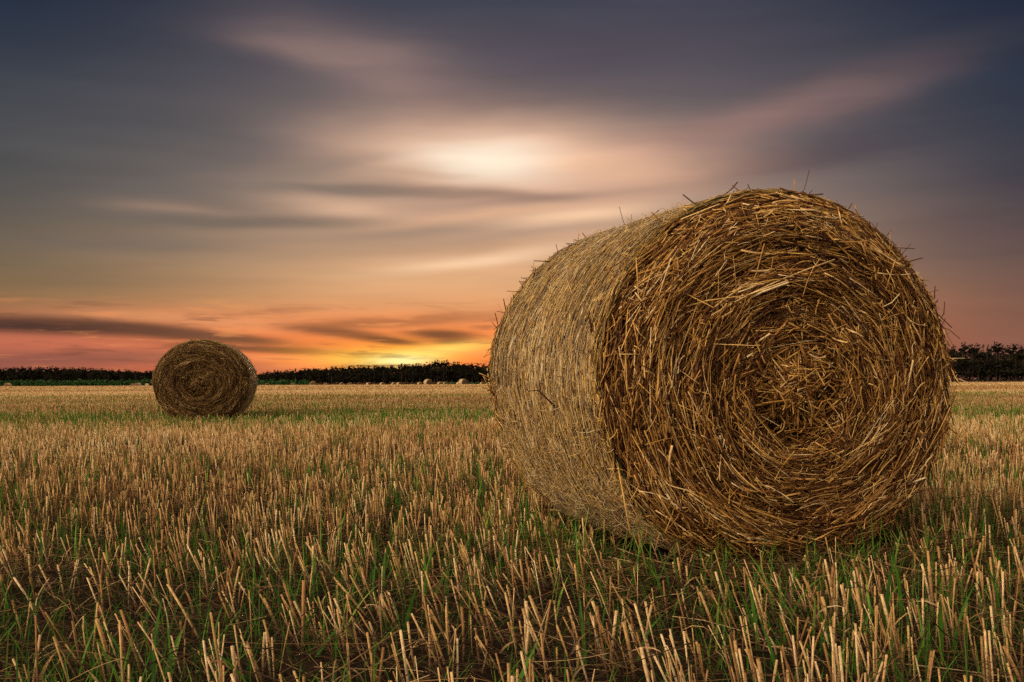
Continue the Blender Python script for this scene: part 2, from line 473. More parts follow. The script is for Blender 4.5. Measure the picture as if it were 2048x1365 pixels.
def bale(loc, rz, label, end_mat=None):
    root = bpy.data.objects.new('round_bale', None)
    C.objects.link(root)
    root.location = loc; root.rotation_euler = (0, 0, rz)
    root.empty_display_size = .3
    tag(root, label, 'straw bale', 'round straw bales standing in the stubble')
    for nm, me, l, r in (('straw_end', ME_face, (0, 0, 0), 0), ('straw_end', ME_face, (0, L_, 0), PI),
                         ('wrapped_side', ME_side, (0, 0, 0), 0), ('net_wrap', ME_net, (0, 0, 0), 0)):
        o = bpy.data.objects.new(nm, me); C.objects.link(o)
        o.parent = root; o.location = l; o.rotation_euler = (0, 0, r)
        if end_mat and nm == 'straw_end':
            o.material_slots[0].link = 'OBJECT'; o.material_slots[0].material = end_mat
    return root


big = bale((BX, BY, -.024), TH, 'big close-up round straw bale on the right, its coiled end facing the viewer')
bpy.context.view_layer.update()
p2 = at(402, 800, 16.1)
small = bale((p2.x, 16.1, -.03), math.radians(8.5), 'lone dark-ended round straw bale standing in the middle distance on the left', M_face_shaded)


def in_bale(x, y, m=0.0):
    hit = np.zeros(np.shape(x), bool)
    for (bx, by, th) in ((BX, BY, TH), (p2.x, 16.1, math.radians(8.5))):
        dx, dy = x - bx, y - by
        lx = dx * math.cos(th) + dy * math.sin(th); ly = -dx * math.sin(th) + dy * math.cos(th)
        hit |= (np.abs(lx) < .38 + m) & (ly > -.02 - m) & (ly < L_ + .02 + m)
    return hit


# ------------------------------------------------------------------ stubble, grass, litter
def scatter(d0, d1, dens, marg=1.6):
    area = .545 * (d1 ** 2 - d0 ** 2) + 2 * marg * (d1 - d0)
    n = int(area * dens)
    y = np.sqrt(U(d0 ** 2, d1 ** 2, int(n * 1.0)))
    x = U(-1, 1, n) * (.545 * y + marg)
    return x, y


def track(x, y):
    """how trampled the ground is (wheel track across the near left and centre)"""
    c = np.exp(-((y - 2.9 - .12 * x) / 1.05) ** 2) * np.clip((1.35 - x) / .8, 0, 1)
    dx, dy = x - BX, y - BY            # pressed flat where the near bale was dropped and rolled
    lx = dx * math.cos(TH) + dy * math.sin(TH); ly = -dx * math.sin(TH) + dy * math.cos(TH)
    p = 1.35 * np.clip(1.25 - np.abs(lx + .05) / .75, 0, 1) * np.clip((ly + .52) / .22, 0, 1) * np.clip((L_ + .2 - ly) / .2, 0, 1)
    return np.clip(np.maximum(c, p) + .25 * nz(x, y, .9), 0, 1)


g = Geo()


def stalks(x, y, hmean, hs, rad, sides, k, lean_sd, sway=0.0):
    n = len(x)
    tr = track(x, y)
    keep = (~in_bale(x, y, .03)) & (U(0, 1, n) > np.where(tr > .9, .58, tr * .38)) & (U(0, 1, n) > .25 - .35 * nz(x, y, .5))
    x, y, tr = x[keep], y[keep], tr[keep]; n = len(x)
    h = np.clip(N(hmean, hs, n), .05, .30) * (1 - .12 * tr)
    lx = N(0, lean_sd, n) - tr * np.abs(N(.30, .20, n)) + sway
    ly = N(0, lean_sd, n) + tr * N(.05, .2, n)
    z = gz(x, y) - .01
    b = np.stack([x, y, z], -1)
    dv = norm(np.stack([lx, ly, np.ones(n)], -1))
    t = np.linspace(0, 1, k)[None, :, None]
    P = b[:, None, :] + dv[:, None, :] * h[:, None, None] * t
    if k > 2:
        P = P + N(0, .05, (n, 1, 3)) * np.array([1, 1, 0]) * h[:, None, None] * (t ** 2)
    r = rad(n)
    rr = r[:, None] * np.linspace(1.0, .92, k)[None, :]
    rnd = np.clip(rng.beta(1.6, 1.6, n) + .14 * nz(x, y, 2.5), 0, 1)
    tubes(g, P, rr, rnd, sides, caps=(sides == 4), flat=.85)


def clumps(d0, d1, dens, per):
    x, y = scatter(d0, d1, dens / per)
    x = np.repeat(x, per) + N(0, .016, len(x) * per); y = np.repeat(y, per) + N(0, .016, len(y) * per)
    return x, y


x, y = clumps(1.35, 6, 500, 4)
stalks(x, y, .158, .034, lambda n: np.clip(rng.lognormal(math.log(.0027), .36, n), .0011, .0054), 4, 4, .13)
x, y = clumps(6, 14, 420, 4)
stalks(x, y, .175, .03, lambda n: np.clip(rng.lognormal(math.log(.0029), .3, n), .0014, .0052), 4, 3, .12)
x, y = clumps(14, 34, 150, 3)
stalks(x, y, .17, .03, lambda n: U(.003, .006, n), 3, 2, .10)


def far_tufts(d0, d1, dens, w0, w1):
    x, y = scatter(d0, d1, dens, 4)
    ok = ~in_bale(x, y, .05); x, y = x[ok], y[ok]; n = len(x)
    ang = U(-.7, .7, n); side = np.stack([np.cos(ang), np.sin(ang), 0 * ang], -1)
    h = np.clip(N(.16, .035, n), .06, .3)
    top = np.stack([N(0, .02, n), N(0, .02, n), h], -1)
    b = np.stack([x, y, gz(x, y) - .01], -1)
    P = np.stack([b, b + top], 1)
    w = U(w0, w1, n)
    rnd = np.clip(rng.beta(2.4, 2.2, n) + .18 * nz(x * .4, y, 9) + .10, 0, 1)
    strips(g, P, np.stack([w, w * .8], 1), side, rnd)


far_tufts(34, 80, 45, .006, .014)
far_tufts(80, 235, 9, .02, .06)
# torn leaf sheaths and bent strips hanging on the stalks
x, y = scatter(1.35, 8, 95, 1.0)
ok = ~in_bale(x, y, .03); x, y = x[ok], y[ok]; n = len(x)
az = U(0, 2 * PI, n); L = U(.04, .16, n); t = np.linspace(0, 1, 5)[None, :]
a = U(.1, .9, n)[:, None] + U(.3, 2.2, n)[:, None] * t
dx = np.cumsum(np.sin(a), 1) / 5 * L[:, None]; dz = np.cumsum(np.cos(a), 1) / 5 * L[:, None]
P = np.stack([x[:, None] + dx * np.cos(az)[:, None], y[:, None] + dx * np.sin(az)[:, None], np.maximum(gz(x, y)[:, None] + U(.01, .09, n)[:, None] + dz, .004)], -1)
sa = az + PI / 2 + N(0, .6, n)
strips(g, P, U(.0012, .0036, n)[:, None] * np.clip(1.1 - t ** 2, .1, 1), np.stack([np.cos(sa), np.sin(sa), N(0, .3, n)], -1), rng.beta(1.6, 1.6, n))
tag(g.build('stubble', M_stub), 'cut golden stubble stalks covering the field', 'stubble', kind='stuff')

# litter: loose straw lying between the stalks
g = Geo()
x, y = scatter(1.3, 9, 760, 1.2)
ok = ~in_bale(x, y, -.05); x, y = x[ok], y[ok]; n = len(x)
tr = track(x, y)
ln = np.clip(rng.lognormal(math.log(.13), .6, n), .03, .6)
az = U(0, PI, n); el = N(0, .22, n)
zc = gz(x, y) + np.abs(N(.0, .05, n)) + .004 + ln * .5 * np.abs(np.sin(el)) * .8
dv = np.stack([np.cos(az) * np.cos(el), np.sin(az) * np.cos(el), np.sin(el)], -1)
t5 = np.linspace(-.5, .5, 5)[None, :, None]
P = np.stack([x, y, zc], -1)[:, None, :] + dv[:, None, :] * ln[:, None, None] * t5 + N(0, .10, (n, 1, 3)) * ln[:, None, None] * t5 ** 2
tubes(g, P, U(.0007, .0021, n), np.clip(rng.beta(1.7, 2.4, n), 0, 1), 4, flat=.7, caps=False)
# chaff and short broken bits
x, y = scatter(1.3, 8, 650, 1.0); ok = ~in_bale(x, y, -.05); x, y = x[ok], y[ok]; n = len(x)
az = U(0, PI, n); el = N(0, .25, n); ln = U(.008, .055, n)
dv = np.stack([np.cos(az) * np.cos(el), np.sin(az) * np.cos(el), np.sin(el)], -1)
P = np.stack([x, y, gz(x, y) + np.abs(N(0, .012, n)) + .004], -1)[:, None, :] + dv[:, None, :] * ln[:, None, None] * np.array([-.5, .5])[None, :, None]
tubes(g, P, U(.0006, .0024, n), np.clip(rng.beta(1.3, 2.0, n), 0, 1), 3, flat=.5, caps=False)
# straw fallen round the foot of the near bale
n = 5200
lx = U(-.75, .80, n); ly = -np.abs(N(0, .13, n)) + .03
s_ = U(0, 1, n) < .25
lx = np.where(s_, -.55 - np.abs(N(0, .12, n)), lx); ly = np.where(s_, U(0, L_, n), ly)
wx = BX + lx * math.cos(TH) - ly * math.sin(TH); wy = BY + lx * math.sin(TH) + ly * math.cos(TH)
az = N(.35, .7, n); el = N(0, .22, n); ln = U(.05, .28, n)
dv = np.stack([np.cos(az) * np.cos(el), np.sin(az) * np.cos(el), np.sin(el)], -1)
P = np.stack([wx, wy, gz(wx, wy) + np.abs(N(.02, .03, n)) + .005], -1)[:, None, :] + dv[:, None, :] * ln[:, None, None] * t5 + N(0, .12, (n, 1, 3)) * ln[:, None, None] * t5 ** 2
tubes(g, P, U(.0010, .0026, n), rng.beta(1.8, 2.0, n), 4, flat=.7)
tag(g.build('loose_straw', M_litter), 'loose straw and chaff lying between the stubble stalks', 'straw litter', kind='stuff')

# green regrowth
g = Geo()


def blades(x, y, l0, l1, w0, w1, k, lean):
    ok = ~in_bale(x, y, .02); x, y = x[ok], y[ok]; n = len(x)
    L = U(l0, l1, n); az = U(0, 2 * PI, n)
    lean = np.abs(N(0, lean, n)); cur = U(.0, .9, n)
    t = np.linspace(0, 1, k)[None, :]
    a = lean[:, None] + cur[:, None] * t
    dx = np.cumsum(np.sin(a), 1) / k * L[:, None]; dz = np.cumsum(np.cos(a), 1) / k * L[:, None]
    z0 = gz(x, y) - .005
    P = np.stack([x[:, None] + dx * np.cos(az)[:, None], y[:, None] + dx * np.sin(az)[:, None], z0[:, None] + dz], -1)
    w = U(w0, w1, n)[:, None] * np.clip(1.15 - t ** 2.2 * 1.1, .06, 1)
    sa = az + PI / 2 + N(0, .5, n)
    side = np.stack([np.cos(sa), np.sin(sa), 0 * sa], -1)
    strips(g, P, w, side, np.clip(rng.beta(2, 2.4, n) + .1 * nz(x, y, 1.2), 0, 1))


x, y = scatter(1.35, 6, 420, 1.0)
m_ = U(0, 1, len(x)) < np.clip(.30 + .50 * nz(x, y, .55), .08, 1); x, y = x[m_], y[m_]
x = np.repeat(x, 2) + N(0, .012, 2 * len(x)); y = np.repeat(y, 2) + N(0, .012, 2 * len(y))
blades(x, y, .07, .22, .0008, .0024, 6, .25)
x, y = scatter(1.35, 9, 240, 1.0)
blades(x, y, .05, .17, .0007, .0018, 4, .35)
x, y = scatter(1.5, 7, 68, 1.0)
m_ = U(0, 1, len(x)) < np.clip(.5 + .6 * nz(x, y, .55), .1, 1); x, y = x[m_], y[m_]
blades(x, y, .10, .26, .003, .0062, 7, .25)
x, y = scatter(6, 14, 420, 1.0)
m_ = U(0, 1, len(x)) < np.clip(.24 + .45 * nz(x, y, 1.1) + .35 * np.exp(-((y - 14) / 2.5) ** 2), .03, 1); x, y = x[m_], y[m_]
blades(x, y, .11, .24, .0016, .0042, 4, .2)
x, y = scatter(13, 42, 230, 2)
band = np.exp(-((y - 16 - .12 * x) / 4.0) ** 2) * np.where(x > 3.4, 1.6, np.where(x < -1.0, 1.9, 1.2))
m_ = U(0, 1, len(x)) < np.clip(.16 + .42 * nz(x * .5, y, 2.6) + .7 * band, 0, 1); x, y = x[m_], y[m_]
blades(x, y, .14, .25, .003, .0075, 3, .2)
x, y = scatter(40, 120, 20, 3)
m_ = U(0, 1, len(x)) < np.clip(.14 + .45 * nz(x * .3, y, 8), 0, 1); x, y = x[m_], y[m_]
blades(x, y, .11, .20, .012, .03, 3, .2)
# taller shoots in the shelter of the near bale
n = 420
lx = np.where(U(0, 1, n) < .55, -.60 - np.abs(N(0, .16, n)), U(-.7, .95, n)); ly = np.where(lx < -.55, U(-.25, L_, n), -np.abs(N(.10, .2, n)))
blades(BX + lx * math.cos(TH) - ly * math.sin(TH), BY + lx * math.sin(TH) + ly * math.cos(TH), .09, .28, .001, .0036, 6, .2)
tag(g.build('green_regrowth', M_grass), 'green grass and volunteer shoots growing between the stubble', 'grass', kind='stuff')

# ------------------------------------------------------------------ far bales
def far_bale_mesh():
    g = Geo()
    k = 28
    ph = np.linspace(0, 2 * PI, k + 1)
    def ringp(s, y):
        x, z = cs(ph, s)
        return np.stack([x, np.full(k + 1, y), z], -1)
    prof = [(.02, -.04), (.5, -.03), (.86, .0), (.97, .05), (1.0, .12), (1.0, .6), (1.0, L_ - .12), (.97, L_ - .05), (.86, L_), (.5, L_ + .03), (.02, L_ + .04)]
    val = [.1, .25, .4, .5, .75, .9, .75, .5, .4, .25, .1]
    V = np.stack([ringp(s, y) for s, y in prof])
    i, j = np.meshgrid(np.arange(len(prof) - 1), np.arange(k), indexing='ij'); q = i * (k + 1) + j
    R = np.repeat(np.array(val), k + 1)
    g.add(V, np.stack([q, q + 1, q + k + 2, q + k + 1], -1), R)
    # tufts that roughen the outline
    n = 160
    p0 = U(0, 2 * PI, n); y0 = U(0, L_, n); x, z = cs(p0, .99); c = np.stack([x, y0, z], -1)
    dv = norm(np.stack([np.cos(p0), N(0, .6, n), np.sin(p0)], -1) + N(0, .7, (n, 3)))
    P = np.stack([c, c + dv * U(.04, .10, n)[:, None]], 1)
    tubes(g, P, U(.006, .014, n), U(.4, 1, n), 3, caps=False)
    return g.mesh('far_round_bale', M_far)


ME_farb = far_bale_mesh()
far = [  # photo x, apparent width px, turn deg, label
    (12, 15, -42, 'far bale at the left end of the row below the green shrubs'),
    (264, 11, -30, 'small far bale half hidden behind its left-hand neighbour just left of the lone bale'),
    (273, 14, -36, 'far bale with broad pale right side, larger of the pair left of the lone bale'),
    (290, 8.5, -88, 'far bale seen side-on as a pale block, nearest to the left of the lone bale'),
    (535, 9.5, 5, 'dull reddish far bale without bright rim, first to the right of the lone bale'),
    (586, 9.6, 0, 'second far bale to the right of the lone bale, dark end with pale arched rim'),
    (626, 13, 0, 'tall far bale with full bright rim, third right of the lone bale'),
    (650, 7.5, -10, 'tiny far bale directly right of the tall bright-rimmed one'),
    (684, 9, 10, 'far bale with thin rim between two tiny low ones before brown scrub'),
    (700, 6.5, 0, 'tiny low far bale, only its cap showing, right of the thin-rimmed one'),
    (739, 10, 30, 'far bale with pale left side below the left end of the sunset glow'),
    (766, 7.5, 25, 'small low far bale between the sunset glow and the close pair'),
    (789, 10, 20, 'left bale of the close pair of far bales under the setting sun'),
    (800, 10, 35, 'right bale of the close pair of far bales under the setting sun'),
    (841.5, 12, 25, 'far bale just left of the broad pale bale under the tallest pines'),
    (859, 17.5, 32, 'broad pale far bale under the tallest pines, with a smaller bale on either side'),
    (882, 12.5, 25, 'far bale just right of the broad pale bale under the tallest pines'),
    (891.5, 7, 20, 'tiny low far bale touching the right side of a bigger one under the tallest pines'),
    (920, 7, 40, 'tiny pale far bale peeping out left of the last broad bale'),
    (929.5, 18, 38, 'last broad far bale before the big bale hides the row'),
    (966, 6, 20, 'tiny far bale right at the edge of the big bale'),
]
first = True
for px, w, turn, lab in far:
    o = bpy.data.objects.new('far_round_bale', ME_farb)
    C.objects.link(o)
    eff = 1.55 * (1 + .32 * abs(math.sin(math.radians(turn))))
    D = np.clip(eff * F / w, 165, 325)
    p = at(px, HOR, D)
    o.location = (p.x, D, float(gz(p.x, D)) - .03)
    brg = math.atan2(p.x, D)
    o.rotation_euler = (0, 0, -brg - math.radians(-turn))
    tag(o, lab, 'straw bale', 'far bales in a row along the crest of the field')

# ------------------------------------------------------------------ the wood, hedge and shrubs
def crown(g, c, w, h, n, leaf, shape='pine', rr=rng, mat=0):
    """leaf clumps through a lumpy crown volume; c = foot of the crown"""
    nb = rr.integers(6, 10)
    if shape == 'pine':
        bt = rr.uniform(.1, 1, nb); bw = (1.05 - bt) * .75 + .16
    else:
        bt = rr.uniform(.15, .9, nb); bw = np.sqrt(np.clip(1 - (2 * bt - 1) ** 2, .1, 1)) * .8
    ba = rr.uniform(0, 2 * PI, nb)
    bx = np.cos(ba) * bw * w * .28; by = np.sin(ba) * bw * w * .28
    pick = rr.integers(0, nb, n)
    d = rr.normal(0, 1, (n, 3)); d /= np.linalg.norm(d, axis=1, keepdims=True); d *= rr.uniform(.5, 1, n)[:, None] ** .5
    br = (bw[pick] * .30 * w)[:, None]
    P = np.stack([bx[pick], by[pick], bt[pick] * h * .88], -1) + d * br * np.array([1, 1, .75])
    if shape == 'pine':   # leader
        m = n // 22
        P[:m] = np.stack([rr.normal(0, .05 * w, m), rr.normal(0, .05 * w, m), rr.uniform(.75, 1.0, m) * h], -1)
    P = P + np.asarray(c)
    a = rr.normal(0, 1, (n, 3)); a /= np.linalg.norm(a, axis=1, keepdims=True)
    b = np.cross(a, rr.normal(0, 1, (n, 3))); b /= np.linalg.norm(b, axis=1, keepdims=True)
    s = rr.uniform(.6, 1.3, n)[:, None] * leaf
    V = np.stack([P - a * s, P - b * s * .55, P + a * s, P + b * s * .55], 1)
    g.add(V, np.arange(n * 4).reshape(n, 4), np.repeat(rr.beta(2, 2.5, n), 4), mat=mat)


def trunk(g, c, h, r, rr=rng, mat=1):
    k = 6
    t = np.linspace(0, 1, k)
    P = np.stack([c[0] + np.cumsum(rr.normal(0, .04, k)), c[1] + np.cumsum(rr.normal(0, .04, k)), c[2] - .3 + t * h], -1)[None]
    tubes(g, P, (r * (1 - .8 * t))[None], np.array([.5]), 6, caps=False, mat=mat)
    for q in range(7):   # limbs
        f = rr.uniform(.35, .9); a = rr.uniform(0, 2 * PI); l = (1.1 - f) * h * .28
        b = np.array([c[0], c[1], c[2] + f * h * .95])
        e = b + np.array([math.cos(a) * l, math.sin(a) * l, l * .35])
        tubes(g, np.stack([b, (b + e) / 2 + np.array([0, 0, .05 * l]), e])[None], np.array([[r * .35, r * .22, r * .08]]), np.array([.4]), 4, caps=False, mat=mat)


def interp(px, pts):
    return np.interp(px, [a for a, b in pts], [b for a, b in pts])


sky_left = [(-700, 730), (-200, 733), (0, 735), (60, 732), (130, 733), (200, 737), (300, 741), (420, 745), (520, 748)]
sky_mid = [(500, 749), (520, 746), (545, 742), (600, 738), (660, 734), (720, 731), (780, 730), (800, 729), (830, 726), (850, 723), (880, 722), (920, 724), (950, 727), (1000, 728), (1300, 722)]
sky_right = [(1300, 720), (1500, 708), (1800, 695), (1905, 689), (1960, 687), (2000, 689), (2048, 692), (2400, 686), (2900, 696)]


def top_z(px, line, D):
    p = at(px, interp(px, line), D)
    return p.z


wood = Geo()
r2 = np.random.default_rng(23)
for line, x0, x1, D0, step, depth in ((sky_left, -700, 500, 395, 5.5, 5), (sky_mid, 500, 1300, 420, 5.5, 5), (sky_right, 1300, 2900, 345, 9, 5)):
    for row in range(depth):
        px = x0
        while px < x1:
            D = D0 + row * 7 + r2.uniform(-3, 3)
            zt = top_z(px, line, D)
            p = at(px, HOR, D)
            zb = float(gz(p.x, D))
            h = (zt - zb) * r2.uniform(.85, 1.02)
            w = r2.uniform(5.0, 7.6)
            zc = zb + h * r2.uniform(.0, .12)
            crown(wood, (p.x, D, zc), w, zb + h - zc, 210, .36, 'pine' if r2.uniform() < .7 else 'round', r2)
            if row == 0:
                trunk(wood, (p.x, D, zb), h * .9, .13, r2)
            px += step * r2.uniform(.6, 1.4)
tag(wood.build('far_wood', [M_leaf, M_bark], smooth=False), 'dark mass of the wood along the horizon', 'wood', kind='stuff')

# trees that stand out of the wood's outline: things of their own
protos = []
r3 = np.random.default_rng(31)
for q in range(5):
    gc, gt = Geo(), Geo()
    crown(gc, (0, 0, 1.6), 3.6 + .6 * (q % 3), 7.2, 560, .27, 'pine' if q < 3 else 'round', r3)
    trunk(gt, (0, 0, 0), 8.0, .16, r3, mat=0)
    protos.append((gc.mesh('crown', M_leaf, smooth=False), gt.mesh('trunk', M_bark)))


def tree(px, ytop, D, q, label, group):
    p = at(px, HOR, D); zb = float(gz(p.x, D)); zt = at(px, ytop, D).z
    root = bpy.data.objects.new('pine_tree' if q < 3 else 'broadleaf_tree', None); C.objects.link(root)
    root.location = (p.x, D, zb); root.rotation_euler = (0, 0, r3.uniform(0, 6.28))
    s = (zt - zb) / 8.8
    root.scale = (s * r3.uniform(1.15, 1.6),) * 2 + (s,)
    tag(root, label, 'tree', group)
    for nm, me in (('crown', protos[q][0]), ('trunk', protos[q][1])):
        o = bpy.data.objects.new(nm, me); C.objects.link(o); o.parent = root


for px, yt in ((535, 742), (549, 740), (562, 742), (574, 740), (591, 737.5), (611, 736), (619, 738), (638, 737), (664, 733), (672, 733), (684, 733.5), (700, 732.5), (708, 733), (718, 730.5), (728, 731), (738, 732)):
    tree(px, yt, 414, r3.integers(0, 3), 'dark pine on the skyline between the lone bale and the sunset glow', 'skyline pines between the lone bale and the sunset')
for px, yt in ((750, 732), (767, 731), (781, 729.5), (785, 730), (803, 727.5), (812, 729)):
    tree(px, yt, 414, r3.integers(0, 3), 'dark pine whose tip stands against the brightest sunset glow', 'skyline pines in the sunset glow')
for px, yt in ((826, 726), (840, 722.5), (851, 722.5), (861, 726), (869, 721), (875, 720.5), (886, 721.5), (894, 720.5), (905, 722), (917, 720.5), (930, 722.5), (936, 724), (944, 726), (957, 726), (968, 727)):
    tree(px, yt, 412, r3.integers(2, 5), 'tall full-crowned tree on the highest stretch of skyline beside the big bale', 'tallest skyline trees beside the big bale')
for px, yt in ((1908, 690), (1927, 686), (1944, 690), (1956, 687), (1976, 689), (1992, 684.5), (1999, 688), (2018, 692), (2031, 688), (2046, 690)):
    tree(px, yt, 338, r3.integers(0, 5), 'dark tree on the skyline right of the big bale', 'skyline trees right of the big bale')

# hedges and scrub in front of the wood
def hedge(name, mat, x0, x1, ytop, D, step, label, w=3.0):
    g = Geo(); px = x0
    while px < x1:
        d = D + r3.uniform(-5, 5)
        p = at(px, HOR, d); zb = float(gz(p.x, d))
        zt = at(px, ytop + r3.normal(0, 1.3), d).z
        crown(g, (p.x, d, zb - .2), w * r3.uniform(.7, 1.4), zt - zb + .2, 90, .26, 'round', r3)
        px += step * r3.uniform(.5, 1.5)
    tag(g.build(name, mat, smooth=False), label, 'hedge', kind='stuff')


hedge('hedgerow', M_hedge, -650, 620, 757, 330, 4.5, 'green shrubs along the foot of the dark wood on the left')
hedge('scrub', M_dry, 620, 890, 765, 335, 4.5, 'low dry brown scrub behind the far bales', w=2.2)
hedge('hedgerow', M_hedge, 860, 1250, 764, 338, 5, 'green shrubs behind the far bales next to the big bale', w=2.6)

# ------------------------------------------------------------------ sky
SUN_AZ, SUN_EL = math.atan2(815 - 1024, F), math.radians(4.0)
sd = Vector((math.sin(SUN_AZ) * math.cos(SUN_EL), math.cos(SUN_AZ) * math.cos(SUN_EL), math.sin(SUN_EL)))
sun_d = bpy.data.lights.new('sun', 'SUN'); sun_d.energy = .9; sun_d.angle = math.radians(10); sun_d.color = (1.0, .62, .34)
sun = bpy.data.objects.new('sun', sun_d); C.objects.link(sun); sun.rotation_euler = (-sd).to_track_quat('-Z', 'Y').to_euler()

w = bpy.data.worlds.new('World'); SC.world = w; w.use_nodes = True
nt = w.node_tree; nt.nodes.clear()
NN, LK = nt.nodes.new, nt.links.new


def math_(op, a, b=None, clamp=False):
    n = NN('ShaderNodeMath'); n.operation = op; n.use_clamp = clamp
    for k, v in enumerate((a, b)):
        if v is None: continue
        if isinstance(v, (int, float)): n.inputs[k].default_value = v
        else: LK(v, n.inputs[k])
    return n.outputs[0]


def mixc(f, a, b):
    n = NN('ShaderNodeMix'); n.data_type = 'RGBA'
    for k, v in ((0, f), (6, a), (7, b)):
        if isinstance(v, (int, float)): n.inputs[k].default_value = v
        elif isinstance(v, tuple): n.inputs[k].default_value = (*v, 1)
        else: LK(v, n.inputs[k])
    return n.outputs[2]


def sstep(v, a, b):
    n = NN('ShaderNodeMapRange'); n.interpolation_type = 'SMOOTHSTEP'
    LK(v, n.inputs[0]); n.inputs[1].default_value = a; n.inputs[2].default_value = b
    return n.outputs[0]


tc = NN('ShaderNodeTexCoord')
sep = NN('ShaderNodeSeparateXYZ'); LK(tc.outputs['Generated'], sep.inputs[0])
DX, DY, DZ = sep.outputs
DEG = 180 / PI
AZ = math_('MULTIPLY', math_('ARCTAN2', DX, DY), DEG)
EL = math_('MULTIPLY', math_('ARCSINE', DZ), DEG)
cmb = NN('ShaderNodeCombineXYZ'); LK(AZ, cmb.inputs[0]); LK(EL, cmb.inputs[1])
# wind-drawn waviness of the clouds
mp = NN('ShaderNodeMapping'); mp.inputs['Scale'].default_value = (.11, .42, 1); LK(cmb.outputs[0], mp.inputs[0])
nw = NN('ShaderNodeTexNoise'); nw.inputs['Scale'].default_value = 1; nw.inputs['Detail'].default_value = 2.5; LK(mp.outputs[0], nw.inputs['Vector'])
sub = NN('ShaderNodeVectorMath'); sub.operation = 'SUBTRACT'; LK(nw.outputs['Color'], sub.inputs[0]); sub.inputs[1].default_value = (.5, .5, .5)
# the waves get finer towards the horizon
amp = math_('ADD', math_('MULTIPLY', sstep(EL, 2, 16), 1.0), .32)
scl = NN('ShaderNodeVectorMath'); scl.operation = 'SCALE'; LK(sub.outputs[0], scl.inputs[0]); LK(amp, scl.inputs['Scale'])
str_ = NN('ShaderNodeVectorMath'); str_.operation = 'MULTIPLY'; LK(scl.outputs[0], str_.inputs[0]); str_.inputs[1].default_value = (3.0, 1.0, 0)
wv = NN('ShaderNodeVectorMath'); wv.operation = 'ADD'; LK(cmb.outputs[0], wv.inputs[0]); LK(str_.outputs[0], wv.inputs[1])
WARP = wv.outputs[0]
sepw = NN('ShaderNodeSeparateXYZ'); LK(WARP, sepw.inputs[0]); ELW = sepw.outputs[1]


def pix(px, py):
    x = (px - 1024) / F; yy = (HOR - py) / F
    return math.degrees(math.atan(x)), math.degrees(math.atan(yy / math.sqrt(1 + x * x)))


def elramp(cols):
    f = math_('DIVIDE', EL, 90.0, True)
    stops = [(max(0, pix(1024, y)[1]) / 90, lin(c)) for y, c in cols]
    n = ramp(nt, stops, 'EASE' if False else 'LINEAR'); LK(f, n.inputs[0])
    return n.outputs[0]


mid = elramp([(760, (206, 94, 62)), (725, (234, 112, 68)), (690, (236, 126, 74)), (650, (226, 138, 84)), (600, (216, 150, 100)), (550, (206, 160, 120)),
              (480, (186, 152, 126)), (400, (152, 132, 120)), (300, (116, 106, 106)), (200, (96, 90, 95)), (100, (80, 76, 86)), (0, (60, 64, 80)), (-700, (46, 56, 80))])
left = elramp([(760, (124, 74, 66)), (725, (150, 86, 74)), (690, (182, 100, 78)), (650, (162, 102, 74)), (600, (142, 108, 74)), (550, (114, 97, 77)),
               (480, (97, 88, 78)), (400, (79, 78, 78)), (300, (66, 69, 77)), (200, (51, 58, 72)), (100, (37, 48, 66)), (0, (26, 39, 58)), (-700, (26, 40, 66))])
right = elramp([(760, (128, 84, 76)), (690, (134, 90, 76)), (640, (126, 88, 75)), (560, (106, 82, 76)), (480, (84, 73, 76)), (400, (65, 62, 73)),
                (300, (50, 55, 70)), (200, (37, 48, 66)), (100, (27, 40, 60)), (0, (18, 33, 54)), (-700, (24, 40, 66))])
sky = mixc(sstep(AZ, -5, -29), mid, left)
sky = mixc(sstep(AZ, 7, 29), sky, right)


def blob(sky, x, y, sx, sy, rot, col, k, p=1.0):
    az, el = pix(x, y)
    q = DEG / F
    m = NN('ShaderNodeMapping'); m.vector_type = 'TEXTURE'
    m.inputs['Location'].default_value = (az, el, 0)
    m.inputs['Rotation'].default_value = (0, 0, math.radians(rot))
    m.inputs['Scale'].default_value = (sx * q, sy * q, 1)
    LK(WARP, m.inputs[0])
    d = NN('ShaderNodeVectorMath'); d.operation = 'DOT_PRODUCT'; LK(m.outputs[0], d.inputs[0]); LK(m.outputs[0], d.inputs[1])
    e = math_('MULTIPLY', math_('EXPONENT', math_('MULTIPLY', math_('POWER', d.outputs['Value'], p), -1.0)), k)
    return mixc(e, sky, lin(col))


